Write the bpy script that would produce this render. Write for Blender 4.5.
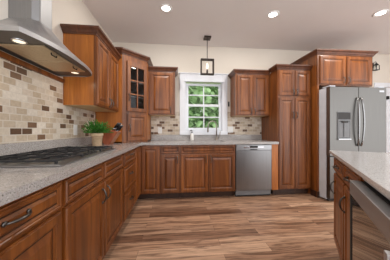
import bpy, bmesh, math, random
from mathutils import Vector, Matrix, Euler
random.seed(7)
PI = math.pi
for o in list(bpy.data.objects):
    bpy.data.objects.remove(o)
scene = bpy.context.scene
COL = scene.collection

# ------------------------------------------------------------------ camera, world, exposure
cam = bpy.data.cameras.new('camera')
cam.sensor_width = 36.0
cam.lens = 184.0 / 390.0 * 36.0
cam.clip_start = 0.02
camo = bpy.data.objects.new('camera', cam)
COL.objects.link(camo)
camo.location = (0, 0, 1.107)
camo.rotation_euler = (PI / 2, 0, -0.0984)
scene.camera = camo

world = bpy.data.worlds.new('sky')
scene.world = world
world.use_nodes = True
bg = world.node_tree.nodes['Background']
bg.inputs['Color'].default_value = (0.98, 0.985, 1.0, 1)
bg.inputs['Strength'].default_value = 2.3

vs = scene.view_settings
vs.view_transform = 'Standard'
vs.look = 'None'
vs.exposure = 0.12
vs.gamma = 1.0
vs.use_curve_mapping = False
scene.cycles.max_bounces = 10
scene.cycles.diffuse_bounces = 6
scene.cycles.glossy_bounces = 4
scene.cycles.transparent_max_bounces = 12
scene.cycles.sample_clamp_indirect = 4.0
scene.cycles.use_denoising = True
LAMP_W = 12.0          # watts of each recessed lamp
XW, YW, ZC = -1.184, 3.549, 2.738   # left wall, back wall, ceiling
XR, YN = 5.4, -.8


# ------------------------------------------------------------------ materials
def srgb(r, g, b):
    def f(c):
        c /= 255.0
        return c / 12.92 if c <= .04045 else ((c + .055) / 1.055) ** 2.4
    return (f(r), f(g), f(b), 1)


class NT:
    def __init__(s, name):
        s.m = bpy.data.materials.new(name)
        s.m.use_nodes = True
        s.t = s.m.node_tree
        s.b = s.t.nodes['Principled BSDF']

    def n(s, typ, **kw):
        nd = s.t.nodes.new(typ)
        for k, v in kw.items():
            if k in nd.inputs:
                nd.inputs[k].default_value = v
            else:
                setattr(nd, k, v)
        return nd

    def l(s, a, b):
        s.t.links.new(a, b)

    def coords(s, scale=(1, 1, 1), rot=(0, 0, 0), loc=(0, 0, 0), out='Object'):
        tc = s.n('ShaderNodeTexCoord')
        mp = s.n('ShaderNodeMapping')
        mp.inputs['Scale'].default_value = scale
        mp.inputs['Rotation'].default_value = rot
        mp.inputs['Location'].default_value = loc
        s.l(tc.outputs[out], mp.inputs['Vector'])
        return mp.outputs['Vector']

    def ramp(s, fac, stops, interp='LINEAR'):
        r = s.n('ShaderNodeValToRGB')
        cr = r.color_ramp
        cr.interpolation = interp
        while len(cr.elements) > 1:
            cr.elements.remove(cr.elements[-1])
        for i, (p, c) in enumerate(stops):
            e = cr.elements[0] if i == 0 else cr.elements.new(p)
            e.position = p
            e.color = c
        s.l(fac, r.inputs['Fac'])
        return r.outputs['Color']

    def mix(s, fac, a, b, mode='MIX'):
        m = s.n('ShaderNodeMix', data_type='RGBA', blend_type=mode)
        for sock, v in ((m.inputs[0], fac), (m.inputs[6], a), (m.inputs[7], b)):
            if hasattr(v, 'is_linked'):
                s.l(v, sock)
            else:
                sock.default_value = v
        return m.outputs[2]

    def bump(s, h, strength=.2, dist=.002):
        b = s.n('ShaderNodeBump')
        b.inputs['Strength'].default_value = strength
        b.inputs['Distance'].default_value = dist
        s.l(h, b.inputs['Height'])
        s.l(b.outputs['Normal'], s.b.inputs['Normal'])

    def set(s, **kw):
        for k, v in kw.items():
            k = k.replace('_', ' ')
            if hasattr(v, 'is_linked'):
                s.l(v, s.b.inputs[k])
            else:
                s.b.inputs[k].default_value = v
        return s


def plain(name, col, rough=.5, metal=0.0, var=.06, vscale=9.0, **kw):
    m = NT(name)
    nz = m.n('ShaderNodeTexNoise', Scale=vscale, Detail=3.0)
    m.l(m.coords(), nz.inputs['Vector'])
    lo = tuple(c * (1 - var) for c in col[:3]) + (1,)
    hi = tuple(min(1, c * (1 + var)) for c in col[:3]) + (1,)
    m.set(Base_Color=m.ramp(nz.outputs['Fac'], [(.3, lo), (.7, hi)]), Roughness=rough, Metallic=metal, **kw)
    return m.m


def wood(name, dark, mid, light, rough=.40, scale=(14, 14, 1.1)):
    m = NT(name)
    oi = m.n('ShaderNodeObjectInfo')
    add = m.n('ShaderNodeVectorMath', operation='ADD')
    sc = m.n('ShaderNodeVectorMath', operation='SCALE')
    cmb = m.n('ShaderNodeCombineXYZ')
    for i in range(3):
        m.l(oi.outputs['Random'], cmb.inputs[i])
    m.l(cmb.outputs[0], sc.inputs[0])
    sc.inputs['Scale'].default_value = 13.0
    m.l(m.coords(scale), add.inputs[0])
    m.l(sc.outputs[0], add.inputs[1])
    n1 = m.n('ShaderNodeTexNoise', Scale=1.0, Detail=6.0, Roughness=.6, Distortion=.8)
    m.l(add.outputs[0], n1.inputs['Vector'])
    n2 = m.n('ShaderNodeTexNoise', Scale=5.0, Detail=4.0)
    m.l(add.outputs[0], n2.inputs['Vector'])
    c = m.ramp(n1.outputs['Fac'], [(.28, dark), (.5, mid), (.72, light)])
    c2 = m.ramp(n2.outputs['Fac'], [(.3, (.82, .82, .82, 1)), (.7, (1.1, 1.1, 1.1, 1))])
    c = m.mix(.8, c, c2, 'MULTIPLY')
    mr = m.n('ShaderNodeMapRange')
    mr.inputs['To Min'].default_value = .88
    mr.inputs['To Max'].default_value = 1.12
    m.l(oi.outputs['Random'], mr.inputs['Value'])
    hs = m.n('ShaderNodeHueSaturation')
    m.l(mr.outputs[0], hs.inputs['Value'])
    m.l(c, hs.inputs['Color'])
    m.set(Base_Color=hs.outputs['Color'], Roughness=rough)
    m.b.inputs['Coat Weight'].default_value = .22
    m.b.inputs['Coat Roughness'].default_value = .25
    return m.m


def steel(name, col, rough=.3, streak=(1, 1, 90)):
    m = NT(name)
    nz = m.n('ShaderNodeTexNoise', Scale=2.5, Detail=5.0)
    m.l(m.coords(streak), nz.inputs['Vector'])
    c = m.ramp(nz.outputs['Fac'], [(.25, tuple(x * .86 for x in col[:3]) + (1,)), (.75, col)])
    mr = m.n('ShaderNodeMapRange')
    mr.inputs['To Min'].default_value = rough - .06
    mr.inputs['To Max'].default_value = rough + .08
    m.l(nz.outputs['Fac'], mr.inputs['Value'])
    m.set(Base_Color=c, Roughness=mr.outputs[0], Metallic=1.0)
    return m.m


def granite(name, base, lights, darks, brown):
    m = NT(name)
    v = m.coords()
    n1 = m.n('ShaderNodeTexNoise', Scale=150.0, Detail=3.0, Roughness=.7)
    n2 = m.n('ShaderNodeTexNoise', Scale=75.0, Detail=4.0, Roughness=.7)
    n3 = m.n('ShaderNodeTexVoronoi', Scale=170.0)
    for n in (n1, n2, n3):
        m.l(v, n.inputs['Vector'])
    c = m.ramp(n1.outputs['Fac'], [(.34, darks), (.45, base), (.55, base), (.66, lights)])
    c = m.mix(m.ramp(n2.outputs['Fac'], [(.56, (0, 0, 0, 1)), (.66, (.7, .7, .7, 1))]), c, brown)
    c = m.mix(m.ramp(n3.outputs['Distance'], [(.1, (.55, .55, .55, 1)), (.22, (0, 0, 0, 1))]), c, darks)
    m.set(Base_Color=c, Roughness=.16)
    return m.m


def tile_mat():
    m = NT('tumbled_travertine_tile')
    tc = m.n('ShaderNodeTexCoord')
    sp = m.n('ShaderNodeSeparateXYZ')
    m.l(tc.outputs['Object'], sp.inputs[0])
    cb = m.n('ShaderNodeCombineXYZ')
    m.l(sp.outputs['X'], cb.inputs['X'])
    m.l(sp.outputs['Z'], cb.inputs['Y'])
    br = m.n('ShaderNodeTexBrick', offset=.5)
    br.inputs['Color1'].default_value = (0, 0, 0, 1)
    br.inputs['Color2'].default_value = (1, 1, 1, 1)
    br.inputs['Mortar'].default_value = (.5, .5, .5, 1)
    br.inputs['Scale'].default_value = 1.0
    br.inputs['Mortar Size'].default_value = .0036
    br.inputs['Mortar Smooth'].default_value = .15
    br.inputs['Brick Width'].default_value = .102
    br.inputs['Row Height'].default_value = .051
    m.l(cb.outputs[0], br.inputs['Vector'])
    tone = m.ramp(br.outputs['Color'], [
        (0, srgb(104, 78, 58)), (.13, srgb(126, 97, 74)), (.235, srgb(190, 174, 152)), (.36, srgb(214, 202, 184)),
        (.52, srgb(200, 184, 162)), (.68, srgb(222, 213, 199)), (.86, srgb(208, 196, 180))], 'CONSTANT')
    nz = m.n('ShaderNodeTexNoise', Scale=38.0, Detail=5.0, Roughness=.7)
    m.l(tc.outputs['Object'], nz.inputs['Vector'])
    tone = m.mix(.55, tone, m.ramp(nz.outputs['Fac'], [(.3, (.72, .70, .68, 1)), (.65, (1.08, 1.08, 1.08, 1))]), 'MULTIPLY')
    c = m.mix(br.outputs['Fac'], tone, srgb(214, 206, 194))
    m.set(Base_Color=c, Roughness=.55)
    inv = m.n('ShaderNodeMath', operation='SUBTRACT')
    inv.inputs[0].default_value = 1.0
    m.l(br.outputs['Fac'], inv.inputs[1])
    m.bump(inv.outputs[0], .5, .003)
    return m.m


def floor_mat():
    m = NT('wood_plank_floor')
    v = m.coords(loc=(.35, .06, 0))
    br = m.n('ShaderNodeTexBrick', offset=.37, offset_frequency=2)
    br.inputs['Color1'].default_value = (0, 0, 0, 1)
    br.inputs['Color2'].default_value = (1, 1, 1, 1)
    br.inputs['Mortar'].default_value = (0, 0, 0, 1)
    br.inputs['Scale'].default_value = 1.0
    br.inputs['Mortar Size'].default_value = .0012
    br.inputs['Mortar Smooth'].default_value = .3
    br.inputs['Brick Width'].default_value = 1.22
    br.inputs['Row Height'].default_value = .128
    m.l(v, br.inputs['Vector'])
    rnd = br.outputs['Color']
    sc = m.n('ShaderNodeVectorMath', operation='MULTIPLY')
    m.l(v, sc.inputs[0])
    sc.inputs[1].default_value = (1.9, 21, 1)
    off = m.n('ShaderNodeVectorMath', operation='SCALE')
    m.l(rnd, off.inputs[0])
    off.inputs['Scale'].default_value = 31.0
    add = m.n('ShaderNodeVectorMath', operation='ADD')
    m.l(sc.outputs[0], add.inputs[0])
    m.l(off.outputs[0], add.inputs[1])
    n1 = m.n('ShaderNodeTexNoise', Scale=1.1, Detail=5.0, Roughness=.6, Distortion=1.0)
    m.l(add.outputs[0], n1.inputs['Vector'])
    n2 = m.n('ShaderNodeTexNoise', Scale=6.0, Detail=3.0)
    m.l(add.outputs[0], n2.inputs['Vector'])
    base = m.ramp(rnd, [(0, srgb(128, 92, 70)), (.25, srgb(206, 168, 138)), (.6, srgb(162, 122, 94)), (1, srgb(216, 180, 150))])
    grain = m.ramp(n1.outputs['Fac'], [(.34, (.30, .25, .23, 1)), (.44, (.56, .51, .48, 1)), (.51, (.95, .93, .92, 1)), (.66, (1.2, 1.19, 1.18, 1))])
    c = m.mix(.9, base, grain, 'MULTIPLY')
    c = m.mix(.5, c, m.ramp(n2.outputs['Fac'], [(.3, (.8, .8, .8, 1)), (.7, (1.1, 1.1, 1.1, 1))]), 'MULTIPLY')
    c = m.mix(br.outputs['Fac'], c, srgb(70, 45, 32))
    m.set(Base_Color=c, Roughness=.42)
    return m.m


def glass_mat(name, tint, fac=.10, rough=.02):
    m = NT(name)
    t = m.t
    out = [n for n in t.nodes if n.type == 'OUTPUT_MATERIAL'][0]
    tr = m.n('ShaderNodeBsdfTransparent')
    tr.inputs['Color'].default_value = tint
    gl = m.n('ShaderNodeBsdfGlossy')
    gl.inputs['Roughness'].default_value = rough
    lw = m.n('ShaderNodeLayerWeight')
    lw.inputs['Blend'].default_value = fac
    mx = m.n('ShaderNodeMixShader')
    m.l(lw.outputs['Fresnel'], mx.inputs[0])
    m.l(tr.outputs[0], mx.inputs[1])
    m.l(gl.outputs[0], mx.inputs[2])
    m.l(mx.outputs[0], out.inputs['Surface'])
    return m.m


def emit(name, col, s):
    m = NT(name)
    m.set(Base_Color=(.8, .8, .8, 1), Emission_Color=col, Emission_Strength=s)
    return m.m


M = {}
M['wall'] = plain('warm_white_wall_paint', srgb(222, 214, 202), .75, var=.02, vscale=2)
M['ceiling'] = plain('matte_ceiling_paint', srgb(226, 221, 219), .9, var=.015, vscale=2)
M['trim'] = plain('white_trim_paint', srgb(226, 229, 235), .4, var=.02)
M['floor'] = floor_mat()
M['wood'] = wood('stained_maple', srgb(80, 41, 11), srgb(122, 66, 21), srgb(152, 90, 35))
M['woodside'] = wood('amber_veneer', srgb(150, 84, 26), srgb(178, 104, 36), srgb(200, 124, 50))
M['woodglaze'] = wood('dark_glazed_groove', srgb(46, 24, 12), srgb(60, 32, 16), srgb(76, 42, 22))
M['crown'] = wood('crown_stain', srgb(70, 38, 20), srgb(90, 50, 28), srgb(110, 64, 38))
M['toe'] = wood('toe_kick_stain', srgb(46, 26, 16), srgb(58, 33, 20), srgb(70, 42, 26), rough=.5)
M['interior'] = plain('dark_cabinet_interior', srgb(136, 124, 116), .6)
M['underside'] = plain('birch_underside', srgb(206, 176, 132), .5)
M['granite'] = granite('grey_granite', srgb(174, 170, 167), srgb(212, 209, 207), srgb(98, 93, 91), srgb(152, 138, 130))
M['granite_light'] = granite('pale_granite', srgb(198, 196, 194), srgb(222, 220, 218), srgb(152, 148, 145), srgb(188, 179, 170))
M['tile'] = tile_mat()
M['steel'] = steel('brushed_steel', (.36, .36, .37, 1), .30, (1, 1, 60))
M['steelv'] = steel('brushed_steel_vertical', (.27, .27, .275, 1), .30, (60, 60, 1))
M['steelc'] = steel('satin_steel', (.50, .50, .51, 1), .45, (1, 1, 60))
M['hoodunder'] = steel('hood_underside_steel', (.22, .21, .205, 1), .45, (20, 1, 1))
M['steelch'] = steel('chimney_steel', (.32, .32, .325, 1), .50, (60, 60, 1))
M['handlesteel'] = plain('polished_handle_steel', (.30, .30, .305, 1), .2, 1.0, var=.03)
M['steeld'] = steel('fridge_steel', (.185, .178, .168, 1), .34, (60, 60, 1))
M['chrome'] = plain('chrome', (.50, .50, .51, 1), .16, 1.0, var=.02)
M['nickel'] = plain('brushed_nickel', (.30, .27, .235, 1), .28, 1.0, var=.05)
M['pewter'] = plain('pewter', (.12, .112, .105, 1), .32, 1.0, var=.12)
M['castiron'] = plain('cast_iron', srgb(34, 35, 38), .42, 0, var=.15)
M['black'] = plain('black_metal', srgb(26, 25, 25), .4, .3, var=.1)
M['bronze'] = plain('dark_bronze', srgb(62, 52, 48), .38, .6, var=.12)
M['greyplastic'] = plain('grey_plastic', srgb(118, 119, 121), .4)
M['fridgeside'] = plain('textured_grey_side', srgb(206, 211, 220), .5)  # grey lightened in the base colour to imitate a reflection on the side
M['recess'] = plain('dispenser_recess', srgb(84, 85, 87), .4)
M['darkgasket'] = plain('dark_gasket', srgb(40, 36, 34), .5)
M['doorside'] = plain('dark_edge_brown_reflection', srgb(84, 68, 60), .4)  # dark edge; the brown in its colour imitates reflected wood
M['rubber'] = plain('black_rubber', srgb(15, 15, 16), .6)
M['filter'] = steel('aluminium_filter_reflected_tan', (.74, .62, .44, 1), .42, (40, 40, 40))  # tan in the metal colour stands in for reflected wood and counter
M['white'] = plain('white_plastic', srgb(236, 236, 234), .35, var=.01)
M['ceramic'] = plain('white_ceramic', srgb(238, 237, 232), .15, var=.01)
M['pot'] = plain('sandy_clay_pot', srgb(206, 178, 146), .7, var=.12, vscale=40)
M['soil'] = plain('soil', srgb(60, 44, 34), .9, var=.3, vscale=60)
M['leaf'] = plain('herb_leaf', srgb(62, 128, 42), .5, var=.4, vscale=30)
M['block'] = wood('cherry_block', srgb(160, 80, 52), srgb(184, 100, 68), srgb(200, 120, 86), scale=(20, 20, 3))
M['blockface'] = wood('cherry_block_face', srgb(214, 152, 120), srgb(224, 166, 134), srgb(232, 180, 148))
M['glass'] = glass_mat('clear_glass', (.97, .985, .98, 1), .12)
M['cabglass'] = glass_mat('cabinet_glass', (.80, .82, .84, 1), .22)
M['lens'] = emit('lamp_lens', (1, .96, .90, 1), 14.0)
M['hoodlens'] = emit('hood_lamp_lens', (1, .86, .62, 1), 1.1)
M['bulb'] = emit('warm_bulb', (1, .80, .55, 1), 1.1)
M['darkglass'] = NT('dark_oven_glass').set(Base_Color=(.02, .019, .018, 1), Roughness=.03, IOR=2.1).m
M['bark'] = plain('bark', srgb(86, 68, 54), .9, var=.3)
M['treeleaf'] = plain('tree_leaf', srgb(142, 172, 120), .6, var=.35, vscale=1.5)
M['treeleaf2'] = plain('tree_leaf_dark', srgb(104, 138, 98), .6, var=.45, vscale=1.5)
M['grass'] = plain('lawn', srgb(104, 150, 66), .9, var=.3, vscale=4)


# ------------------------------------------------------------------ mesh helpers
class MB:
    def __init__(s):
        s.bm = bmesh.new()
        s.mats = []

    def mi(s, m):
        m = M[m] if isinstance(m, str) else m
        if m not in s.mats:
            s.mats.append(m)
        return s.mats.index(m)

    def faces(s, verts, faces, m, smooth=False):
        vv = [s.bm.verts.new(v) for v in verts]
        k = s.mi(m)
        out = []
        for f in faces:
            try:
                fc = s.bm.faces.new([vv[i] for i in f])
            except ValueError:
                continue
            fc.material_index = k
            fc.smooth = smooth
            out.append(fc)
        return vv, out

    def box(s, x0, x1, y0, y1, z0, z1, m, bev=0.0, mat=None):
        vs_ = [(x, y, z) for x in (x0, x1) for y in (y0, y1) for z in (z0, z1)]
        if mat is not None:
            vs_ = [mat @ Vector(v) for v in vs_]
        fs = [(0, 1, 3, 2), (4, 6, 7, 5), (0, 4, 5, 1), (2, 3, 7, 6), (0, 2, 6, 4), (1, 5, 7, 3)]
        vv, ff = s.faces(vs_, fs, m)
        if bev > 0:
            es = list({e for f in ff for e in f.edges})
            r = bmesh.ops.bevel(s.bm, geom=es, offset=bev, segments=2, affect='EDGES', profile=.6)
            for f in r['faces']:
                f.material_index = s.mi(m)
        return s

    def prism(s, pts, z0, z1, m, holes=False):
        n = len(pts)
        vs_ = [(p[0], p[1], z0) for p in pts] + [(p[0], p[1], z1) for p in pts]
        fs = [tuple(range(n))[::-1], tuple(range(n, 2 * n))] + [(i, (i + 1) % n, n + (i + 1) % n, n + i) for i in range(n)]
        s.faces(vs_, fs, m)
        return s

    def tube(s, pts, r, m, seg=8, closed=False, caps=True):
        pts = [Vector(p) for p in pts]
        n = len(pts)
        rs = r if isinstance(r, (list, tuple)) else [r] * n
        rings = []
        up = None
        for i, p in enumerate(pts):
            a = pts[(i - 1) % n] if (closed or i > 0) else pts[0]
            b = pts[(i + 1) % n] if (closed or i < n - 1) else pts[-1]
            d = (b - a).normalized()
            if up is None:
                up = Vector((0, 0, 1)) if abs(d.z) < .9 else Vector((0, 1, 0))
            u = d.cross(up).normalized()
            w = u.cross(d).normalized()
            up = w
            rings.append([p + (u * math.cos(2 * PI * k / seg) + w * math.sin(2 * PI * k / seg)) * rs[i] for k in range(seg)])
        vs_ = [v for rg in rings for v in rg]
        fs = []
        for i in range(n if closed else n - 1):
            j = (i + 1) % n
            for k in range(seg):
                l = (k + 1) % seg
                fs.append((i * seg + k, i * seg + l, j * seg + l, j * seg + k))
        if caps and not closed:
            fs.append(tuple(range(seg))[::-1])
            fs.append(tuple((n - 1) * seg + k for k in range(seg)))
        s.faces(vs_, fs, m, True)
        return s

    def lathe(s, prof, m, seg=20, c=(0, 0, 0), sx=1, sy=1, caps=True):
        vs_ = []
        for r, z in prof:
            for k in range(seg):
                a = 2 * PI * k / seg
                vs_.append((c[0] + r * sx * math.cos(a), c[1] + r * sy * math.sin(a), c[2] + z))
        n = len(prof)
        fs = []
        for i in range(n - 1):
            for k in range(seg):
                l = (k + 1) % seg
                fs.append((i * seg + k, i * seg + l, (i + 1) * seg + l, (i + 1) * seg + k))
        if caps:
            fs.append(tuple(range(seg))[::-1])
            fs.append(tuple((n - 1) * seg + k for k in range(seg)))
        s.faces(vs_, fs, m, True)
        return s

    def rings(s, rects, mats, y_of=lambda d: -d):
        """nested rectangles (x0,x1,z0,z1,depth) joined into a moulded front facing -y"""
        vs_ = []
        for x0, x1, z0, z1, d in rects:
            y = y_of(d)
            vs_ += [(x0, y, z0), (x1, y, z0), (x1, y, z1), (x0, y, z1)]
        bmv = [s.bm.verts.new(v) for v in vs_]
        for i in range(len(rects) - 1):
            for k in range(4):
                l = (k + 1) % 4
                f = s.bm.faces.new([bmv[4 * i + k], bmv[4 * i + l], bmv[4 * i + 4 + l], bmv[4 * i + 4 + k]])
                f.material_index = s.mi(mats[i])
        f = s.bm.faces.new(bmv[-4:])
        f.material_index = s.mi(mats[-1])
        f = s.bm.faces.new(bmv[:4][::-1])
        f.material_index = s.mi(mats[0])
        return s

    def sweep(s, path, prof, m):
        """profile (out, z) swept along a plan path with mitred corners; out is to the right of travel"""
        pts = [Vector((p[0], p[1])) for p in path]
        n = len(pts)
        dirs = [(pts[i + 1] - pts[i]).normalized() for i in range(n - 1)]
        nrm = [Vector((d.y, -d.x)) for d in dirs]
        rows = []
        for i in range(n):
            if i == 0:
                mv = nrm[0]
            elif i == n - 1:
                mv = nrm[-1]
            else:
                a, b = nrm[i - 1], nrm[i]
                mv = (a + b) / (1 + a.dot(b))
            rows.append([(pts[i].x + mv.x * o_, pts[i].y + mv.y * o_, z) for o_, z in prof])
        k = len(prof)
        vs_ = [v for r in rows for v in r]
        fs = []
        for i in range(n - 1):
            for j in range(k):
                l = (j + 1) % k
                fs.append((i * k + j, (i + 1) * k + j, (i + 1) * k + l, i * k + l))
        fs.append(tuple(range(k)))
        fs.append(tuple((n - 1) * k + j for j in range(k))[::-1])
        s.faces(vs_, fs, m)
        return s

    def build(s, name, parent=None, loc=None, rot=None, smooth=None):
        bmesh.ops.recalc_face_normals(s.bm, faces=s.bm.faces[:])
        me = bpy.data.meshes.new(name)
        s.bm.to_mesh(me)
        s.bm.free()
        for m in s.mats:
            me.materials.append(m)
        o = bpy.data.objects.new(name, me)
        COL.objects.link(o)
        if parent is not None:
            o.parent = parent
        if loc is not None:
            o.location = loc
        if rot is not None:
            o.rotation_euler = rot
        return o


def tag(o, label, cat, group=None):
    o['label'] = label
    o['category'] = cat
    if group:
        o['group'] = group
    return o


def thing(name, label, cat, loc=(0, 0, 0), rz=0.0, group=None):
    o = bpy.data.objects.new(name, None)
    COL.objects.link(o)
    o.location = loc
    o.rotation_euler = (0, 0, rz)
    o.empty_display_size = .1
    return tag(o, label, cat, group)


def struct(o):
    o['kind'] = 'structure'
    return o


# ------------------------------------------------------------------ room shell
struct(MB().box(XW, XR, YN, YW, -.08, 0, 'floor').build('floor'))
struct(MB().box(XW - .15, XR + .15, YN, YW + .15, ZC, ZC + .12, 'ceiling').build('ceiling'))
struct(MB().box(XW - .15, XW, YN, YW + .15, 0, ZC, 'wall').build('wall_left'))
struct(MB().box(XR, XR + .15, 1.7, YW + .15, 0, ZC, 'wall').build('wall_right_blocker'))  # unseen; part-length wall added to cut glare from the open right side
WX0, WX1, WZ0, WZ1 = .165, .885, 1.085, 2.05      # window opening
DX0, DX1, DZ1 = 4.29, 5.12, 2.03                   # door opening
b = MB()
for x0, x1, z0, z1 in ((XW, WX0, 0, ZC), (WX0, WX1, 0, WZ0), (WX0, WX1, WZ1, ZC), (WX1, DX0, 0, ZC), (DX0, DX1, DZ1, ZC), (DX1, XR, 0, ZC)):
    b.box(x0, x1, YW, YW + .15, z0, z1, 'wall')
struct(b.build('wall_back'))

# window
win = struct(thing('window_1', 'white double-hung window with eight panes above the sink', 'window', (0, YW, 0)))
b = MB()
b.box(.055, .168, -.03, -.001, 1.035, 2.185, 'trim', .004)
b.box(.882, .985, -.03, -.001, 1.035, 2.185, 'trim', .004)
b.box(.168, .882, -.03, -.001, 2.055, 2.185, 'trim', .004)
b.box(.03, 1.01, -.045, -.001, 2.185, 2.205, 'trim', .004)
b.build('casing', win)
b = MB()
b.box(.145, .905, -.075, -.031, 2.028, 2.056, 'trim', .004)
b.build('blind_headrail', win)
b = MB()
b.box(.055, .985, -.055, -.001, 1.015, 1.07, 'trim', .005)
b.box(.168, .882, -.045, .05, 1.07, 1.09, 'trim', .004)
b.build('sill', win)
zb, zm, zt = 1.155, 1.585, 1.985
for nm, z0, z1, y in (('sash', zm - .02, zt + .035, .05), ('sash', zb - .05, zm + .025, .02)):
    b = MB()
    b.box(WX0 + .003, .225, y, y + .03, z0, z1, 'trim', .003)
    b.box(.827, WX1 - .003, y, y + .03, z0, z1, 'trim', .003)
    b.box(.225, .827, y, y + .03, z0, z0 + .045, 'trim', .003)
    b.box(.225, .827, y, y + .03, z1 - .045, z1, 'trim', .003)
    sash = b.build(nm, win)
    b = MB()
    b.box(.517, .537, y + .006, y + .024, z0 + .045, z1 - .045, 'trim')
    zc = (z0 + z1) / 2
    b.box(.225, .517, y + .006, y + .024, zc - .01, zc + .01, 'trim')
    b.box(.537, .827, y + .006, y + .024, zc - .01, zc + .01, 'trim')
    b.build('muntin', sash)
    MB().box(.226, .826, y + .013, y + .017, z0 + .046, z1 - .046, 'glass').build('pane', sash)
b = MB()
b.box(WX0 + .001, WX0 + .012, .001, .14, WZ0, WZ1, 'trim')
b.box(WX1 - .012, WX1 - .001, .001, .14, WZ0, WZ1, 'trim')
b.box(WX0 + .012, WX1 - .012, .08, .14, WZ0, WZ0 + .02, 'trim')
b.build('jamb', win)

# door far right
door = struct(thing('door_1', 'white panelled door beside the refrigerator', 'door', (0, YW, 0)))
b = MB()
b.box(DX0 - .09, DX0, -.02, -.001, 0, DZ1, 'trim', .003)
b.box(DX1, DX1 + .09, -.02, -.001, 0, DZ1, 'trim', .003)
b.box(DX0 - .09, DX1 + .09, -.022, -.001, DZ1, DZ1 + .09, 'trim', .003)
b.build('casing', door)
b = MB()
x0, x1 = DX0 + .005, DX1 - .005
b.rings([(x0, x1, .01, DZ1 - .005, -.05), (x0, x1, .01, DZ1 - .005, -.01)], ['trim', 'trim'])
for z0, z1 in ((.2, .9), (1.05, 1.88)):
    for a0, a1 in ((x0 + .11, (x0 + x1) / 2 - .05), ((x0 + x1) / 2 + .05, x1 - .11)):
        b.rings([(a0, a1, z0, z1, -.0102), (a0, a1, z0, z1, -.006), (a0 + .02, a1 - .02, z0 + .02, z1 - .02, -.0095), (a0 + .05, a1 - .05, z0 + .05, z1 - .05, -.006)], ['trim'] * 4)
b.build('door_panel', door)
MB().box(4.505, 4.545, -.03, .006, 1.765, 1.835, 'black', .004).build('hook', door)

# baseboard behind the open part of the back wall
struct(MB().box(3.35, DX0 - .092, YW - .016, YW - .001, 0, .11, 'trim', .003).build('baseboard_back'))

# ------------------------------------------------------------------ cabinet kit
def front(parent, kind, x0, x1, z0, z1, handle=None, t=.02, glass=False):
    w, h = x1 - x0, z1 - z0
    fr = .052 if kind == 'door' else .030
    fr = min(fr, w * .24, h * .19)
    rp = .3 * fr + .014 if kind == 'door' else .010
    R = [(0, -.0005), (0, t - .008), (.006, t - .007), (.0085, t), (fr - .010, t), (fr - .007, t - .004), (fr - .001, t - .004), (fr + .005, t - .010), (fr + .011, t - .010), (fr + .011 + rp, t - .0005), (fr + .014 + rp, t - .0005)]
    mm = ['wood', 'wood', 'wood', 'wood', 'wood', 'wood', 'wood', 'woodglaze', 'wood', 'wood', 'wood']
    b = MB()
    b.rings([(x0 + i, x1 - i, z0 + i, z1 - i, d) for i, d in R], mm)
    o = b.build(kind, parent)
    if handle:
        pull(o, handle[0], handle[1], handle[2], t)
    return o


def pull(parent, x, z, orient, t, L=.100):
    b = MB()
    pts, rr = [], []
    for i in range(11):
        a = i / 10.0
        s_ = (a - .5) * L
        out = .024 * (math.sin(PI * a) ** .6) if 0 < a < 1 else 0
        p = (x, -t - .004 - out, z + s_) if orient == 'v' else (x + s_, -t - .004 - out, z)
        pts.append(p)
        rr.append(.0042 + .0022 * math.sin(PI * a))
    b.tube(pts, rr, 'pewter', 8)
    for s_ in (-L / 2, L / 2):
        c = Vector((x, -t, z + s_) if orient == 'v' else (x + s_, -t, z))
        b.tube([c, c + Vector((0, -.006, 0)), c + Vector((0, -.009, 0))], [.009, .009, .005], 'pewter', 10)
    return b.build('handle', parent)


CROWN = [(0, 0), (.010, 0), (.012, .012), (.020, .018), (.030, .036), (.044, .050), (.050, .054), (.052, .074), (0, .074)]


def crown(parent, path, z, flip=False, prof=CROWN):
    return MB().sweep(path, [(o_, z + dz) for o_, dz in prof], 'crown').build('crown_moulding', parent)


def carcass(parent, w, d, z0, z1, side='wood', under=None, back_top=None):
    b = MB()
    b.box(0, w, 0, .02, z0, z1, 'wood')
    b.box(0, w, .02, d, z0, back_top or z1, side)
    if under:
        b.box(.002, w - .002, .022, d - .002, z0 - .0015, z0 - .0002, under)
    return b.build('body', parent)


BZ0, BZ1 = .105, .868        # base cabinet box
G = .0015


def toe(parent, w, d):
    return MB().box(0, w, .075, d, .002, BZ0 - .001, 'toe').build('toe_kick', parent)


# ------------------------------------------------------------------ left base run (faces +x)
FX = -.575
def lcab(name, label, y0, y1):
    t = thing(name, label, 'cabinet', (FX, y0 + G, 0), PI / 2)
    w = y1 - y0 - 2 * G
    carcass(t, w, FX - XW - .004, BZ0, BZ1)
    toe(t, w, FX - XW - .004)
    return t, w


t, w = lcab('base_cabinet', 'nearest brown base cabinet on the cooktop wall, wide drawer over a large door', .39, .972)
front(t, 'drawer', .012, w - .012, 0.728, .852, (w * .5 + .018, .803, 'h'))
front(t, 'door', .012, w - .012, .122, .714, (.055, .60, 'v'))

t, w = lcab('base_cabinet', 'brown base cabinet directly under the gas cooktop with two doors and two blank drawer fronts', .972, 2.0)
h2 = w / 2
front(t, 'false_front', .016, h2 - .012, 0.728, .852)
front(t, 'false_front', h2 + .012, w - .016, 0.728, .852)
front(t, 'door', .016, h2 - .006, .122, .714, (h2 - .045, .612, 'v'))
front(t, 'door', h2 + .006, w - .016, .122, .714, (h2 + .045, .612, 'v'))

t, w = lcab('base_cabinet', 'brown base cabinet of three stacked drawers between cooktop and corner', 2.0, 2.60)
for z0, z1 in ((0.728, .852), (.428, .712), (.122, .412)):
    front(t, 'drawer', .016, w - .016, z0, z1, (w * .5, (z0 + z1) / 2 + .02, 'h'))

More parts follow.
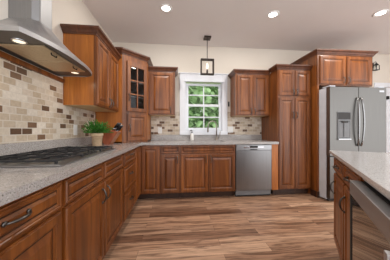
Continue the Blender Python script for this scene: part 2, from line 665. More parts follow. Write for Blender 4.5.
# corner base with two full-height doors meeting in the inner corner
FY = 2.94
t = thing('corner_cabinet', 'brown corner base cabinet with two full-height doors meeting in the corner', 'cabinet', (0, 0, 0))
LX1 = -.2615
poly = [(XW + .004, 2.6015), (FX, 2.6015), (FX, FY), (LX1, FY), (LX1, YW - .004), (XW + .004, YW - .004)]
MB().prism(poly, BZ0, BZ1, 'wood').build('body', t)
poly = [(XW + .004, 2.6015), (FX - .075, 2.6015), (FX - .075, FY + .075), (LX1, FY + .075), (LX1, YW - .004), (XW + .004, YW - .004)]
MB().prism(poly, .002, BZ0 - .001, 'toe').build('toe_kick', t)
d = front(t, 'door', .012, .318, .122, .852)
d.location = (FX, 2.6015, 0)
d.rotation_euler = (0, 0, PI / 2)
front(t, 'door', FX + .024, LX1 - .010, .122, .852).location = (0, FY, 0)


def bcab(name, label, x0, x1, cat='cabinet', bt=None):
    t = thing(name, label, cat, (x0 + G, FY, 0))
    w = x1 - x0 - 2 * G
    carcass(t, w, YW - FY - .004, BZ0, BZ1, back_top=bt)
    toe(t, w, YW - FY - .004)
    return t, w


t, w = bcab('base_cabinet', 'narrow brown base cabinet left of the sink, one drawer over one door', -.26, .052)
front(t, 'drawer', .010, w - .010, .737, .852)
front(t, 'door', .010, w - .010, .122, .722, (w - .04, .64, 'v'))
t, w = bcab('sink_cabinet', 'wide brown base cabinet under the window sink with a blank front and two doors', .052, .956, bt=.69)
front(t, 'false_front', .012, w - .012, .737, .852)
front(t, 'door', .012, w / 2 - .004, .122, .722, (w / 2 - .04, .64, 'v'))
front(t, 'door', w / 2 + .004, w - .012, .122, .722, (w / 2 + .04, .64, 'v'))

# end panel right of the dishwasher
t = thing('end_panel', 'narrow amber wood panel between dishwasher and tall pantry', 'panel', (1.578, FY, 0))
b = MB()
b.box(0, .108, -.012, .03, BZ0, BZ1, 'woodside', .002)
b.box(.06, .108, .03, YW - FY - .004, BZ0, BZ1, 'woodside')
b.build('panel_board', t)
MB().box(.055, .108, .06, .3, .002, BZ0 - .001, 'toe').build('toe_kick', t)

# ------------------------------------------------------------------ dishwasher
t = thing('dishwasher', 'stainless steel dishwasher set under the counter right of the sink', 'dishwasher', (.960, FY, 0))
w = .612
MB().box(.004, w - .004, .012, .56, .03, .862, 'greyplastic').build('body', t)
b = MB()
b.box(.004, w - .004, -.022, .010, .118, .772, 'steelv', .004)
dr = b.build('door', t)
b = MB()
b.box(.004, w - .004, -.022, .010, .776, .860, 'steel', .003)
cp = b.build('control_panel', t)
b = MB()
b.box(.13, .47, -.030, -.0225, .812, .838, 'chrome', .003)
b.build('handle', cp)
b = MB()
b.box(.235, .365, -.0345, -.0305, .815, .846, 'rubber', .001)
b.build('display', cp)
MB().box(.24, .36, -.026, -.0225, .779, .792, 'rubber').build('pocket', cp)
MB().box(.004, w - .004, .03, .05, .008, .112, 'rubber').build('toe_kick', t)

# ------------------------------------------------------------------ countertop with sink hole
t = thing('countertop', 'grey speckled granite L-shaped countertop along the cooktop and window walls', 'countertop', (0, 0, 0))
b = MB()
CX, CY, Z0, Z1 = -.540, 2.905, .872, .912
SX0, SX1, SY0, SY1 = .18, .83, 3.02, 3.42
xw, yw = XW + .003, YW - .003
ys = [.36, CY, SY0, SY1, yw]
xs = [xw, CX, SX0, SX1, 1.688]
def slab(x0, x1, y0, y1):
    b.box(x0, x1, y0, y1, Z0, Z1, 'granite')
slab(xw, CX, .36, yw)
slab(CX, SX0, CY, yw)
slab(SX0, SX1, CY, SY0)
slab(SX0, SX1, SY1, yw)
slab(SX1, 1.688, CY, yw)
bmesh.ops.remove_doubles(b.bm, verts=b.bm.verts[:], dist=1e-5)
b.build('slab', t)
o = MB().box(xw, xw + .022, .36, 2.79, Z1 + .0005, 1.012, 'granite', .002).build('granite_upstand')
tag(o, 'grey granite upstand strip along the wall behind the gas cooktop', 'upstand')
o = MB().box(-.484, 1.687, yw - .022, yw, Z1 + .0005, 1.012, 'granite', .002).build('granite_upstand')
tag(o, 'grey granite upstand strip along the wall below the window', 'upstand')

# sink
t = thing('sink', 'undermount stainless sink basin below the window faucet', 'sink', (0, 0, 0))
b = MB()
z0, z1 = .70, .8715
b.rings([(SX0 - .012, SX1 + .012, SY0 - .012, SY1 + .012, 0), (SX0 + .004, SX1 - .004, SY0 + .004, SY1 - .004, 0), (SX0 + .012, SX1 - .012, SY0 + .012, SY1 - .012, .16), (SX0 + .03, SX1 - .03, SY0 + .03, SY1 - .03, .17)],
        ['steel'] * 4, lambda d: d)
for v in b.bm.verts:
    v.co = Vector((v.co.x, v.co.z, z1 - v.co.y))
b.build('basin', t)
MB().lathe([(.001, 0), (.04, 0), (.042, .004), (.03, .005)], 'chrome', 16, (.5, 3.22, z1 - .1695)).build('drain', t)

# faucet
t = thing('faucet', 'brushed nickel gooseneck kitchen faucet in front of the window', 'faucet', (.757, 3.465, .912))
b = MB()
b.lathe([(.028, 0), (.028, .006), (.020, .012), (.018, .06), (.016, .07)], 'nickel', 16)
b.build('base', t)
b = MB()
pts = [(0, 0, .06), (0, 0, .20), (0, 0, .27)]
for i in range(1, 10):
    a = PI * i / 10
    pts.append((-.085 + .085 * math.cos(a), -.02 * (1 - math.cos(a)), .28 + .085 * math.sin(a)))
pts += [(-.17, -.04, .26), (-.172, -.04, .235)]
b.tube(pts, .011, 'nickel', 10)
b.build('spout', t)
b = MB()
b.tube([(-.172, -.04, .240), (-.173, -.04, .23), (-.174, -.041, .17), (-.174, -.041, .155)], [.013, .016, .018, .015], 'nickel', 12)
b.build('spray_head', t)
b = MB()
b.tube([(.016, 0, .035), (.05, 0, .05), (.062, 0, .07), (.070, 0, .15), (.072, 0, .17)], [.010, .009, .007, .006, .005], 'nickel', 10)
b.build('handle', t)

# soap dispenser bottle
t = thing('soap_bottle', 'white soap bottle with a black pump below the window', 'bottle', (.285, 3.475, .912))
MB().lathe([(.001, 0), (.034, 0), (.036, .01), (.036, .10), (.030, .118), (.013, .128), (.013, .138)], 'ceramic', 18).build('bottle', t)
b = MB()
b.lathe([(.015, .138), (.015, .155), (.006, .157), (.006, .185)], 'black', 12)
b.tube([(0, 0, .187), (-.012, -.01, .19), (-.04, -.02, .182)], [.009, .008, .005], 'black', 8)
b.build('pump', t)

# ------------------------------------------------------------------ tile backsplashes
def splash(label, loc, rz, rects, mat='tile'):
    b = MB()
    for x0, x1, z0, z1 in rects:
        b.box(x0, x1, -.008, 0, z0, z1, 'tile')
    o = b.build('tile_backsplash', None, loc, (0, 0, rz))
    return tag(o, label, 'backsplash')


splash('beige and brown stone tile backsplash behind the gas cooktop', (XW + .0015, .3, 0), PI / 2, [(0, 1.735, 1.013, 1.592), (1.735, 2.49, 1.013, 1.366)])
splash('beige stone tile backsplash between corner cabinet and window', (-.484, YW - .0015, 0), 0, [(.0, .452, 1.013, 1.366), (.455, .536, 1.013, 1.455)])
splash('beige and brown stone tile backsplash between window and pantry', (.988, YW - .0015, 0), 0, [(.0, .062, 1.013, 1.46), (.062, .698, 1.013, 1.366)])

# ------------------------------------------------------------------ outlets
def outlet(name, label, loc, rz, w=.075, gangs=1):
    t = thing(name, label, 'outlet', loc, rz)
    b = MB()
    b.box(-w / 2, w / 2, -.006, 0, -.06, .06, 'white', .0025)
    b.build('cover_plate', t)
    for g in range(gangs):
        cx = (g - (gangs - 1) / 2) * .046
        b = MB()
        b.box(cx - .016, cx + .016, -.009, -.0062, -.034, .034, 'white', .002)
        b.build('socket' if gangs == 1 else 'switch', t)


outlet('wall_outlet', 'white wall outlet on the cooktop tile wall beside the potted herb', (XW + .0105, 2.262, 1.108), PI / 2)
outlet('wall_outlet', 'white wall outlet on the tiles left of the window', (-.318, YW - .0105, 1.10), 0)
outlet('light_switch', 'wide white switch plate on the tiles right of the faucet', (1.047, YW - .0105, 1.118), 0, .112, 2)
t = thing('wall_hook', 'small black hook on the wall between window and upper cabinet', 'hook', (1.018, YW - .001, 1.62))
MB().box(-.014, .014, -.008, 0, -.05, .045, 'black', .003).build('plate', t)
MB().tube([(0, -.008, -.02), (0, -.03, -.035), (0, -.036, -.02), (0, -.036, .0)], .006, 'black', 8).build('hook', t)

# ------------------------------------------------------------------ upper cabinets
UZ0, UZ1 = 1.370, 2.118
UD = .345
# left wall, two doors
t = thing('wall_cabinet', 'brown two-door wall cabinet hung beside the range hood', 'cabinet', (XW + .002 + .325, 2.045, 0), PI / 2)
w = .745
b = MB()
b.box(0, w, 0, .02, UZ0, UZ1, 'wood')
b.box(0, w, .02, .323, UZ0, UZ1, 'woodside')
b.box(.004, w - .004, .024, .32, UZ0 - .002, UZ0 - .0003, 'underside')
b.build('body', t)
front(t, 'door', .012, w / 2 - .004, UZ0 + .012, UZ1 - .016, (w / 2 - .035, UZ0 + .075, 'v'))
front(t, 'door', w / 2 + .004, w - .02, UZ0 + .012, UZ1 - .016, (w / 2 + .035, UZ0 + .075, 'v'))
crown(t, [(0, .323), (0, 0), (w, 0)], UZ1 - .004)

# corner tower on the counter
TW, TB = .44, Vector((-.80, 2.7955))
t = thing('corner_tower_cabinet', 'brown corner tower cabinet on the counter with a glass upper door and solid lower door', 'cabinet', (TB.x, TB.y, 0), PI / 4)
def tl(x, y):      # world plan to tower local
    v = Vector((x, y)) - TB
    c_, s_ = math.cos(PI / 4), math.sin(PI / 4)
    return (v.x * c_ + v.y * s_, -v.x * s_ + v.y * c_)
TZ0, TZ1 = .9135, 2.235
Cx, Cy = TB.x + TW * math.cos(PI / 4), TB.y + TW * math.sin(PI / 4)
A, B_, C_, D_, E_ = tl(XW + .003, TB.y), (0, 0), (TW, 0), tl(Cx, YW - .003), tl(XW + .003, YW - .003)
def inset(p, q, th):   # wall slab from p to q, thickness to the left of travel
    p, q = Vector(p), Vector(q)
    dv = (q - p).normalized()
    nv = Vector((-dv.y, dv.x)) * th
    return [p, q, q + nv, p + nv]
b = MB()
b.prism([tuple(v) for v in inset(A, B_, .018)], TZ0, TZ1, 'woodside')
b.prism([tuple(v) for v in inset(C_, D_, .018)], TZ0, TZ1, 'woodside')
b.prism([tuple(v) for v in inset(D_, E_, .012)], TZ0, TZ1, 'interior')
b.prism([tuple(v) for v in inset(E_, A, .012)], TZ0, TZ1, 'interior')
full = [A, B_, C_, D_, E_]
b.prism(full, TZ1 - .02, TZ1 - .001, 'wood')
b.prism(full, TZ0 + .001, TZ0 + .02, 'wood')
# face frame
b.box(0, .085, -.002, .02, TZ0, TZ1, 'wood')
b.box(TW - .04, TW, -.002, .02, TZ0, TZ1, 'wood')
b.box(.085, TW - .04, -.002, .02, TZ1 - .085, TZ1, 'wood')
b.box(.085, TW - .04, -.002, .02, 1.345, 1.41, 'wood')
b.box(.085, TW - .04, -.002, .02, TZ0, TZ0 + .03, 'wood')
b.build('body', t)
for z in (1.385, 1.62, 1.85):
    b = MB()
    k = .03
    b.prism([(A[0] + .03, A[1] - .0), (.035, .03), (TW - .035, .03), (D_[0] - .03, D_[1] - .0), (E_[0], E_[1] - .03)], z, z + .016, 'interior')
    b.build('shelf', t)
front(t, 'door', .072, TW - .02, .940, 1.355, (.108, 1.14, 'v')).location = (0, -.002, 0)
# glass door
b = MB()
x0, x1, z0, z1 = .072, TW - .02, 1.392, 2.150
fw = .054
yy0, yy1 = -.0225, -.0025
b.box(x0, x0 + fw, yy0, yy1, z0, z1, 'wood', .003)
b.box(x1 - fw, x1, yy0, yy1, z0, z1, 'wood', .003)
b.box(x0 + fw, x1 - fw, yy0, yy1, z0, z0 + fw, 'wood', .003)
b.box(x0 + fw, x1 - fw, yy0, yy1, z1 - fw - .02, z1, 'wood', .003)
gd = b.build('glass_door', t)
gx0, gx1, gz0, gz1 = x0 + fw, x1 - fw, z0 + fw, z1 - fw - .02
b = MB()
xm = (gx0 + gx1) / 2
b.box(xm - .009, xm + .009, yy0 + .003, yy1 - .003, gz0, gz1, 'wood')
for k in (1, 2):
    zz = gz0 + (gz1 - gz0) * k / 3
    b.box(gx0, xm - .009, yy0 + .003, yy1 - .003, zz - .009, zz + .009, 'wood')
    b.box(xm + .009, gx1, yy0 + .003, yy1 - .003, zz - .009, zz + .009, 'wood')
b.build('muntin', gd)
MB().box(gx0, gx1, yy1 - .0025, yy1 - .0005, gz0, gz1, 'cabglass').build('pane', gd)
pull(gd, .098, 1.60, 'v', .0225)
crown(t, [A, B_, C_, D_], TZ1 - .006)


def ucab(name, label, x0, x1, yf, z0, z1, crown_path):
    t = thing(name, label, 'cabinet', (x0, yf, 0))
    w = x1 - x0
    b = MB()
    b.box(0, w, 0, .02, z0, z1, 'wood')
    b.box(0, w, .02, YW - .003 - yf, z0, z1, 'wood')
    b.box(.004, w - .004, .024, YW - .006 - yf, z0 - .002, z0 - .0003, 'underside')
    b.build('body', t)
    return t, w


UY = 3.222
t, w = ucab('wall_cabinet', 'single-door brown wall cabinet left of the window', Cx + .002, -.032, UY, UZ0, UZ1, None)
front(t, 'door', .030, w - .042, UZ0 + .014, UZ1 - .018, (w - .075, UZ0 + .085, 'v'))
crown(t, [(0, 0), (w, 0), (w, YW - .003 - UY)], UZ1 - .004)
t, w = ucab('wall_cabinet', 'brown two-door wall cabinet between window and tall pantry', 1.052, 1.688, UY, UZ0, UZ1, None)
front(t, 'door', .022, w / 2 - .005, UZ0 + .014, UZ1 - .018, (w / 2 - .035, UZ0 + .075, 'v'))
front(t, 'door', w / 2 + .005, w - .022, UZ0 + .014, UZ1 - .018, (w / 2 + .035, UZ0 + .075, 'v'))
crown(t, [(0, YW - .003 - UY), (0, 0), (w, 0)], UZ1 - .004)

# pantry
PY = 2.95
t = thing('pantry_cabinet', 'tall brown pantry cabinet with four doors beside the refrigerator', 'cabinet', (1.692, PY, 0))
w = .596
b = MB()
b.box(0, w, 0, .02, BZ0, 2.135, 'wood')
b.box(0, w, .02, YW - .004 - PY, BZ0, 2.135, 'wood')
b.build('body', t)
MB().box(0, w, .07, YW - .004 - PY, .002, BZ0 - .001, 'toe').build('toe_kick', t)
for x0, x1, hx in ((.014, w / 2 - .004, w / 2 - .032), (w / 2 + .004, w - .014, w / 2 + .032)):
    front(t, 'door', x0, x1, .122, 1.655, (hx, 1.36, 'v'))
    front(t, 'door', x0, x1, 1.690, 2.112, (hx, 1.745, 'v'))
crown(t, [(0, UY - .056 - PY), (0, 0), (w, 0)], 2.130)

# refrigerator surround
SY = 2.80
RW = 1.0
t = thing('refrigerator_cabinet', 'brown two-door cabinet above the refrigerator with a full-height side panel', 'cabinet', (2.2905, SY, 0))
w = RW
b = MB()
b.box(0, w, 0, .02, 1.842, 2.352, 'wood')
b.box(0, w, .02, YW - .004 - SY, 1.842, 2.352, 'wood')
b.build('body', t)
b = MB()
b.box(0, .026, 0, YW - .004 - SY, .002, 1.841, 'wood')
b.build('side_panel', t)
b = MB()
b.box(-.012, -.0005, .02, .145, .002, .10, 'toe')
b.box(-.012, .026, -.012, -.0005, .002, .10, 'toe')
b.build('base_moulding', t)
front(t, 'door', .036, w / 2 - .012, 1.862, 2.325, (w / 2 - .045, 1.93, 'v'))
front(t, 'door', w / 2 + .012, w - .03, 1.862, 2.325, (w / 2 + .045, 1.93, 'v'))
crown(t, [(0, YW - .004 - SY), (0, 0), (w, 0), (w, YW - .004 - SY)], 2.345)

# ------------------------------------------------------------------ refrigerator
FXO, FYO = 2.320, 2.585
t = thing('refrigerator', 'stainless steel french-door refrigerator with an ice and water dispenser', 'refrigerator', (FXO, FYO, 0))
w = .962
b = MB()
b.box(.002, w - .002, .078, .86, .025, 1.765, 'fridgeside', .004)
b.build('body', t)
MB().box(.012, w - .012, .068, .0775, .05, 1.755, 'darkgasket').build('gasket', t)
hx = w / 2
b = MB()
b.box(0, hx - .003, 0, .066, .705, 1.772, 'steeld', .006)
MB().box(-.0015, -.0003, .006, .066, .712, 1.766, 'doorside').build('door_edge', b_l := b.build('door', t))
dl = b_l
b = MB()
b.box(hx + .003, w, 0, .066, .705, 1.772, 'steeld', .006)
d2 = b.build('door', t)
b = MB()
b.box(0, w, 0, .066, .06, .697, 'steeld', .006)
fz = b.build('freezer_drawer', t)
for par, cx, sg in ((dl, hx - .030, -1), (d2, hx + .030, 1)):
    b = MB()
    pts, rr = [], []
    for i in range(15):
        a = i / 14
        s_ = math.sin(PI * a)
        pts.append((cx + sg * .012 * s_, -.012 - .036 * s_ ** .7, .86 + .75 * a))
        rr.append(.011 + .004 * s_)
    b.tube(pts, rr, 'handlesteel', 10)
    for zz in (.87, 1.60):
        b.tube([(cx, .002, zz), (cx, -.018, zz)], .011, 'chrome', 8)
    b.build('handle', par)
b = MB()
pts = [(.12 + .72 * i / 12, -.012 - .045 * math.sin(PI * i / 12) ** .7, .63) for i in range(13)]
b.tube(pts, .013, 'chrome', 10)
for xx in (.13, .83):
    b.tube([(xx, .002, .63), (xx, -.018, .63)], .011, 'chrome', 8)
b.build('handle', fz)
# dispenser housing
dx0, dx1 = .118, .338
b = MB()
b.box(dx0, dx1, -.010, -.0005, .955, 1.385, 'greyplastic', .003)
dp = b.build('dispenser', dl)
MB().box(dx0 + .008, dx1 - .008, -.0135, -.0105, 1.270, 1.376, 'darkgasket', .001).build('display', dp)
b = MB()
b.rings([(dx0 + .010, dx1 - .010, .975, 1.255, .0108), (dx0 + .010, dx1 - .010, .975, 1.255, .0118), (dx0 + .016, dx1 - .016, .983, 1.247, .0118), (dx0 + .028, dx1 - .028, 1.0, 1.225, .0104)],
        ['greyplastic', 'greyplastic', 'recess', 'recess'])
b.build('recess', dp)
b = MB()
b.box((dx0 + dx1) / 2 - .014, (dx0 + dx1) / 2 + .014, -.022, -.012, 1.0, 1.215, 'greyplastic', .004)
b.box((dx0 + dx1) / 2 - .05, (dx0 + dx1) / 2 + .05, -.028, -.012, 1.218, 1.246, 'darkgasket', .003)
b.build('paddle', dp)
MB().box(dx0 + .004, dx1 - .004, -.026, -.0105, .957, .974, 'chrome', .003).build('drip_tray', dp)
b = MB()
b.box(.838, .918, -.003, -.0003, 1.700, 1.728, 'fridgeside', .001)
b.build('badge', d2)
for x0 in (.012, w - .11):
    MB().box(x0, x0 + .098, .02, .16, 1.7745, 1.792, 'fridgeside', .004).build('hinge_cover', t)
for x0 in (.04, w - .08):
    MB().lathe([(.02, 0), (.02, .012), (.012, .013), (.012, .025)], 'rubber', 12, (x0 + .02, .12, 0)).build('foot', t)
MB().box(.02, w - .02, .05, .075, .012, .048, 'darkgasket').build('kick_grille', t)

# ------------------------------------------------------------------ island (turned 35 degrees)
IC = Vector((1.466, 1.643))
IT = Vector((-.578, -.816))
IN = Vector((.816, -.578))
IRZ = math.atan2(-.816, -.578)
FO = .039            # cabinet frame set back from counter edge
def icab(name, label, t0, t1, cat='cabinet'):
    o = IC + IT * (t0 + G) + IN * FO
    t = thing(name, label, cat, (o.x, o.y, 0), IRZ)
    return t, t1 - t0 - 2 * G


t, w = icab('island_cabinet', 'brown island base cabinet at the end nearest the refrigerator', .10, .548)
carcass(t, w, .60, BZ0, .886)
toe(t, w, .60)
front(t, 'drawer', .018, w - .012, 0.742, .868, (w / 2, .805, 'h'))
front(t, 'door', .018, w - .012, .122, .726, (.06, .60, 'v'))
t, w = icab('island_cabinet', 'brown island base cabinet beside the glass-front cooler', .548, .948)
carcass(t, w, .60, BZ0, .886)
toe(t, w, .60)
front(t, 'drawer', .012, w - .012, 0.742, .868, (w / 2, .805, 'h'))
front(t, 'door', .012, w - .012, .122, .726, (.05, .60, 'v'))
# beverage cooler
t, w = icab('beverage_cooler', 'stainless framed glass-front beverage cooler built into the island', .952, 1.560)
MB().box(.004, w - .004, .0, .56, .02, .886, 'black').build('body', t)
MB().box(.012, w - .012, -.016, -.0005, .09, .850, 'rubber').build('gasket', t)
y0, y1 = -.060, -.0165
MB().box(.004, w - .004, -.010, -.0005, .858, .866, 'steelc', .001).build('vent_strip', t)
dr = thing('door', '', '', (0, 0, 0))
del dr['label'], dr['category']
dr.parent = t
b = MB()
b.box(.0, w, y0, y1, .778, .848, 'steelc', .003)
b.box(.0, w, y0, y1, .10, .150, 'steelc', .003)
b.box(.0, .022, y0, y1, .150, .778, 'darkgasket', .002)
b.box(w - .022, w, y0, y1, .150, .778, 'darkgasket', .002)
b.build('door_frame', dr)
MB().box(.022, w - .022, y0 + .004, y1, .150, .778, 'darkglass').build('door_glass', dr)
b = MB()
b.box(w - .040, w - .016, y0 - .034, y0 - .014, .25, .792, 'steelc', .004)
for zz in (.30, .72):
    b.box(w - .034, w - .022, y0 - .0155, y0 - .0005, zz - .012, zz + .012, 'steelv')
b.build('handle', dr)
MB().box(.01, w - .01, .05, .07, .004, .088, 'rubber').build('toe_kick', t)
# cabinet at the near end, mostly out of frame
t, w = icab('island_cabinet', 'brown island base cabinet nearest the camera, past the cooler', 1.564, 2.25)
carcass(t, w, .60, BZ0, .886)
toe(t, w, .60)
front(t, 'drawer', .012, w - .012, 0.742, .868, (w / 2, .805, 'h'))
front(t, 'door', .012, w / 2 - .004, .122, .726, (w / 2 - .04, .60, 'v'))
front(t, 'door', w / 2 + .004, w - .012, .122, .726, (w / 2 + .04, .60, 'v'))
# back panel of the island
o = IC + IT * .10 + IN * (FO + .604)
t = thing('island_back_panel', 'brown panelled back of the island facing the far room', 'panel', (o.x, o.y, 0), IRZ)
MB().box(0, 2.15, 0, .02, .004, .886, 'wood').build('panel_board', t)
# island counter
o = IC
t = thing('island_countertop', 'pale speckled granite countertop of the island in front of the refrigerator', 'countertop', (o.x, o.y, 0), IRZ)
MB().box(0, 2.30, 0, .98, .8875, .912, 'granite_light', .004).build('slab', t)

# ------------------------------------------------------------------ range hood
HY0, HY1 = 1.080, 1.950
HC = (HY0 + HY1) / 2
t = thing('range_hood', 'stainless steel chimney range hood above the cooktop', 'range hood', (XW + .002, HC, 0))
hw = (HY1 - HY0) / 2
def lip(n=28):
    pts = [(0, -hw)]
    for i in range(n + 1):
        a = -1 + 2 * i / n
        x = .335 + .075 * (1 - abs(a) ** 2.4) - (.05 * max(0, abs(a) - .9) / .1 if a > 0 else 0)
        pts.append((x, a * hw))
    pts.append((0, hw))
    return pts
L = lip()
zl0, zl1 = 1.640, 1.668
def scale_pts(k, cx, base):
    return base
b = MB()
n = len(L)
ch_x, ch_y0, ch_y1 = .190, -.095, .09       # chimney foot in hood coordinates
ch_c = (ch_y0 + ch_y1) / 2
def foot(fx, y0, y1):
    """points on the chimney rectangle matching the lip points"""
    out = [(0, y0)]
    for i in range(n - 2):
        a = i / (n - 3)
        if a < .18:
            q = a / .18
            out.append((fx * (.25 + .55 * q) , y0) if q < 1 else (fx * .8, y0))
        elif a < .30:
            q = (a - .18) / .12
            out.append((fx * (.8 + .2 * q), y0 + (y1 - y0) * .14 * q))
        elif a < .70:
            q = (a - .30) / .40
            out.append((fx, y0 + (y1 - y0) * (.14 + .72 * q)))
        elif a < .82:
            q = (a - .70) / .12
            out.append((fx * (1 - .2 * q), y0 + (y1 - y0) * (.86 + .14 * q)))
        else:
            q = (a - .82) / .18
            out.append((fx * (.8 - .55 * q), y1))
    out.append((0, y1))
    return out
F0 = foot(ch_x, ch_y0, ch_y1)
def lerp(P, Q, k):
    return [(p[0] + (q[0] - p[0]) * k, p[1] + (q[1] - p[1]) * k) for p, q in zip(P, Q)]
rows = [[(x, y, zl0) for x, y in L], [(x, y, zl1) for x, y in L], [(x, y, zl1 + .006) for x, y in lerp(L, F0, .05)],
        [(x, y, 1.765) for x, y in lerp(L, F0, .50)], [(x, y, 1.855) for x, y in lerp(L, F0, .86)], [(x, y, 1.898) for x, y in F0]]
vs_ = [v for r in rows for v in r]
fs = []
for i in range(len(rows) - 1):
    for k in range(n - 1):
        fs.append((i * n + k, i * n + k + 1, (i + 1) * n + k + 1, (i + 1) * n + k))
b.faces(vs_, fs, 'steelc')
b.build('canopy', t)
b = MB()
b.prism(F0, 1.898, ZC - .003, 'steelch')
b.build('chimney', t)
b = MB()
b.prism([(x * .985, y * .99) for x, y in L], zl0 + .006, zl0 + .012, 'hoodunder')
b.build('underside', t)
for y0, y1 in ((-.262, -.006), (.006, .262)):
    b = MB()
    b.box(.075, .345, y0, y1, zl0 - .004, zl0 + .0055, 'filter', .003)
    for k in range(1, 9):
        xx = .075 + .03 * k
        b.box(xx - .002, xx + .002, y0 + .01, y1 - .01, zl0 - .0055, zl0 - .0038, 'filter')
    fl = b.build('filter', t)
    b = MB()
    ym = (y0 + y1) / 2
    b.tube([(.325, ym - .03, zl0 - .004), (.325, ym - .026, zl0 - .016), (.325, ym + .026, zl0 - .016), (.325, ym + .03, zl0 - .004)], .004, 'black', 6)
    b.build('filter_handle', fl)
for yy in (-.305, .305):
    b = MB()
    b.lathe([(.040, .0055), (.040, -.001), (.034, -.003), (.030, .0)], 'chrome', 18, (.235, yy, zl0), caps=False)
    lt = b.build('hood_light', t)
    MB().lathe([(.001, .004), (.030, .004), (.030, .001), (.001, .0)], 'hoodlens', 18, (.235, yy, zl0)).build('lamp_lens', lt)
    la = bpy.data.lights.new('hood_lamp', 'AREA')
    la.shape = 'DISK'
    la.size = .05
    la.energy = .3
    la.color = (1, .86, .66)
    lo = bpy.data.objects.new('hood_lamp', la)
    COL.objects.link(lo)
    lo.parent = t
    lo.location = (.235, yy, zl0 - .006)

# wood rail on the wall under the hood
tag(MB().box(0, .022, .35, 2.040, 1.594, 1.633, 'wood', .003).build('wood_rail', None, (XW + .002, 0, 0)),
    'reddish brown wooden rail on the wall under the range hood', 'rail')

# ------------------------------------------------------------------ gas cooktop
KY0, KY1, KX0, KX1 = 1.035, 1.945, -1.115, -.612
t = thing('gas_cooktop', 'stainless steel gas cooktop with black cast iron grates on the granite counter', 'cooktop', (0, 0, .912))
b = MB()
b.box(KX0, KX1, KY0, KY1, .0005, .010, 'steel', .004)
b.box(KX0 + .018, KX1 - .018, KY0 + .018, KY1 - .018, .010, .0115, 'steel')
b.build('tray', t)
bx0, bx1 = KX0 + .03, KX1 - .03
burn = [(KX0 + .13, KY0 + .16, .036), (KX1 - .13, KY0 + .16, .044), ((KX0 + KX1) / 2 - .04, (KY0 + KY1) / 2, .056), (KX0 + .13, KY1 - .16, .044), (KX1 - .13, KY1 - .16, .036)]
for x, y, r in burn:
    b = MB()
    b.lathe([(r * 1.25, .0115), (r * 1.2, .014), (r, .0155), (r, .018)], 'nickel', 18, (x, y, 0))
    bo = b.build('burner', t)
    MB().lathe([(r * .98, .0182), (r * 1.0, .021), (r * .9, .0235), (.002, .024)], 'castiron', 18, (x, y, 0)).build('burner_cap', bo)
gw = (KY1 - KY0 - .05) / 3
for k in range(3):
    y0 = KY0 + .022 + k * (gw + .003)
    y1 = y0 + gw
    b = MB()
    zt0, zt1 = .024, .035
    bw = .010
    xa, xb = bx0, bx1 if k != 1 else bx1 - .09
    b.box(xa, xb, y0, y0 + bw, zt0, zt1, 'castiron', .002)
    b.box(xa, xb, y1 - bw, y1, zt0, zt1, 'castiron', .002)
    b.box(xa, xa + bw, y0 + bw, y1 - bw, zt0, zt1, 'castiron', .002)
    b.box(xb - bw, xb, y0 + bw, y1 - bw, zt0, zt1, 'castiron', .002)
    ym = (y0 + y1) / 2
    xm = (xa + xb) / 2
    b.box(xa + bw, xb - bw, ym - .004, ym + .004, zt0 + .002, zt1 + .003, 'castiron')
    for xx in ((xa + .11, xm, xb - .11) if k != 1 else (xa + .1, xm, xb - .08)):
        b.box(xx - .004, xx + .004, y0 + bw, ym - .03, zt0 + .002, zt1 + .003, 'castiron')
        b.box(xx - .004, xx + .004, ym + .03, y1 - bw, zt0 + .002, zt1 + .003, 'castiron')
    for xx in (xa + .001, xb - .013):
        for yy in (y0 + .001, y1 - .013):
            b.box(xx, xx + .012, yy, yy + .012, .0118, zt0, 'castiron')
    b.build('grate', t)
for k in range(5):
    yk = (KY0 + KY1) / 2 + (k - 2) * .052
    MB().lathe([(.017, .0117), (.017, .015), (.014, .016), (.013, .026), (.001, .027)], 'black', 14, (KX1 - .062, yk, 0)).build('knob', t)

# ------------------------------------------------------------------ things on the counter
t = thing('spoon_rest', 'white oval dish on the counter against the tile wall beside the cooktop', 'dish', (-1.055, 2.055, .912))
MB().lathe([(.06, 0), (.07, .003), (.098, .016), (.104, .020), (.100, .021), (.068, .008), (.001, .006)], 'ceramic', 28, sx=.98, sy=.80, caps=True).build('dish', t)

t = thing('potted_herb', 'small bushy green herb in a sandy clay pot on the counter', 'plant', (-.960, 2.335, .912))
b = MB()
b.lathe([(.001, 0), (.046, 0), (.050, .004), (.060, .122), (.066, .122), (.068, .126), (.068, .155), (.062, .157), (.058, .138), (.001, .136)], 'pot', 24)
pt = b.build('pot', t)
b = MB()
b.lathe([(.001, .137), (.0575, .137), (.05, .146), (.001, .149)], 'soil', 18)
b.build('soil', pt)
b = MB()
for i in range(460):
    a = random.uniform(0, 2 * PI)
    el = random.uniform(.02, 1.0)
    R = random.uniform(.08, .185)
    hz = math.sqrt(max(0, 1 - (el * .92) ** 2))
    d = Vector((math.cos(a) * hz, math.sin(a) * hz, el * .95))
    base = Vector((random.uniform(-.03, .03), random.uniform(-.03, .03), .145))
    tip = base + d * R + Vector((0, 0, .012))
    L_ = random.uniform(.035, .065)
    st = tip - d * L_
    side = d.cross(Vector((0, 0, 1))).normalized() * random.uniform(.005, .010)
    up = Vector((0, 0, .008))
    mid = (st + tip) / 2 + up
    b.faces([st, mid - side, tip, mid + side], [(0, 1, 2), (0, 2, 3)], 'leaf')
    if i % 4 == 0:
        b.tube([base, (base + tip) / 2 + up, tip], .0012, 'leaf', 4)
b.build('foliage', t)

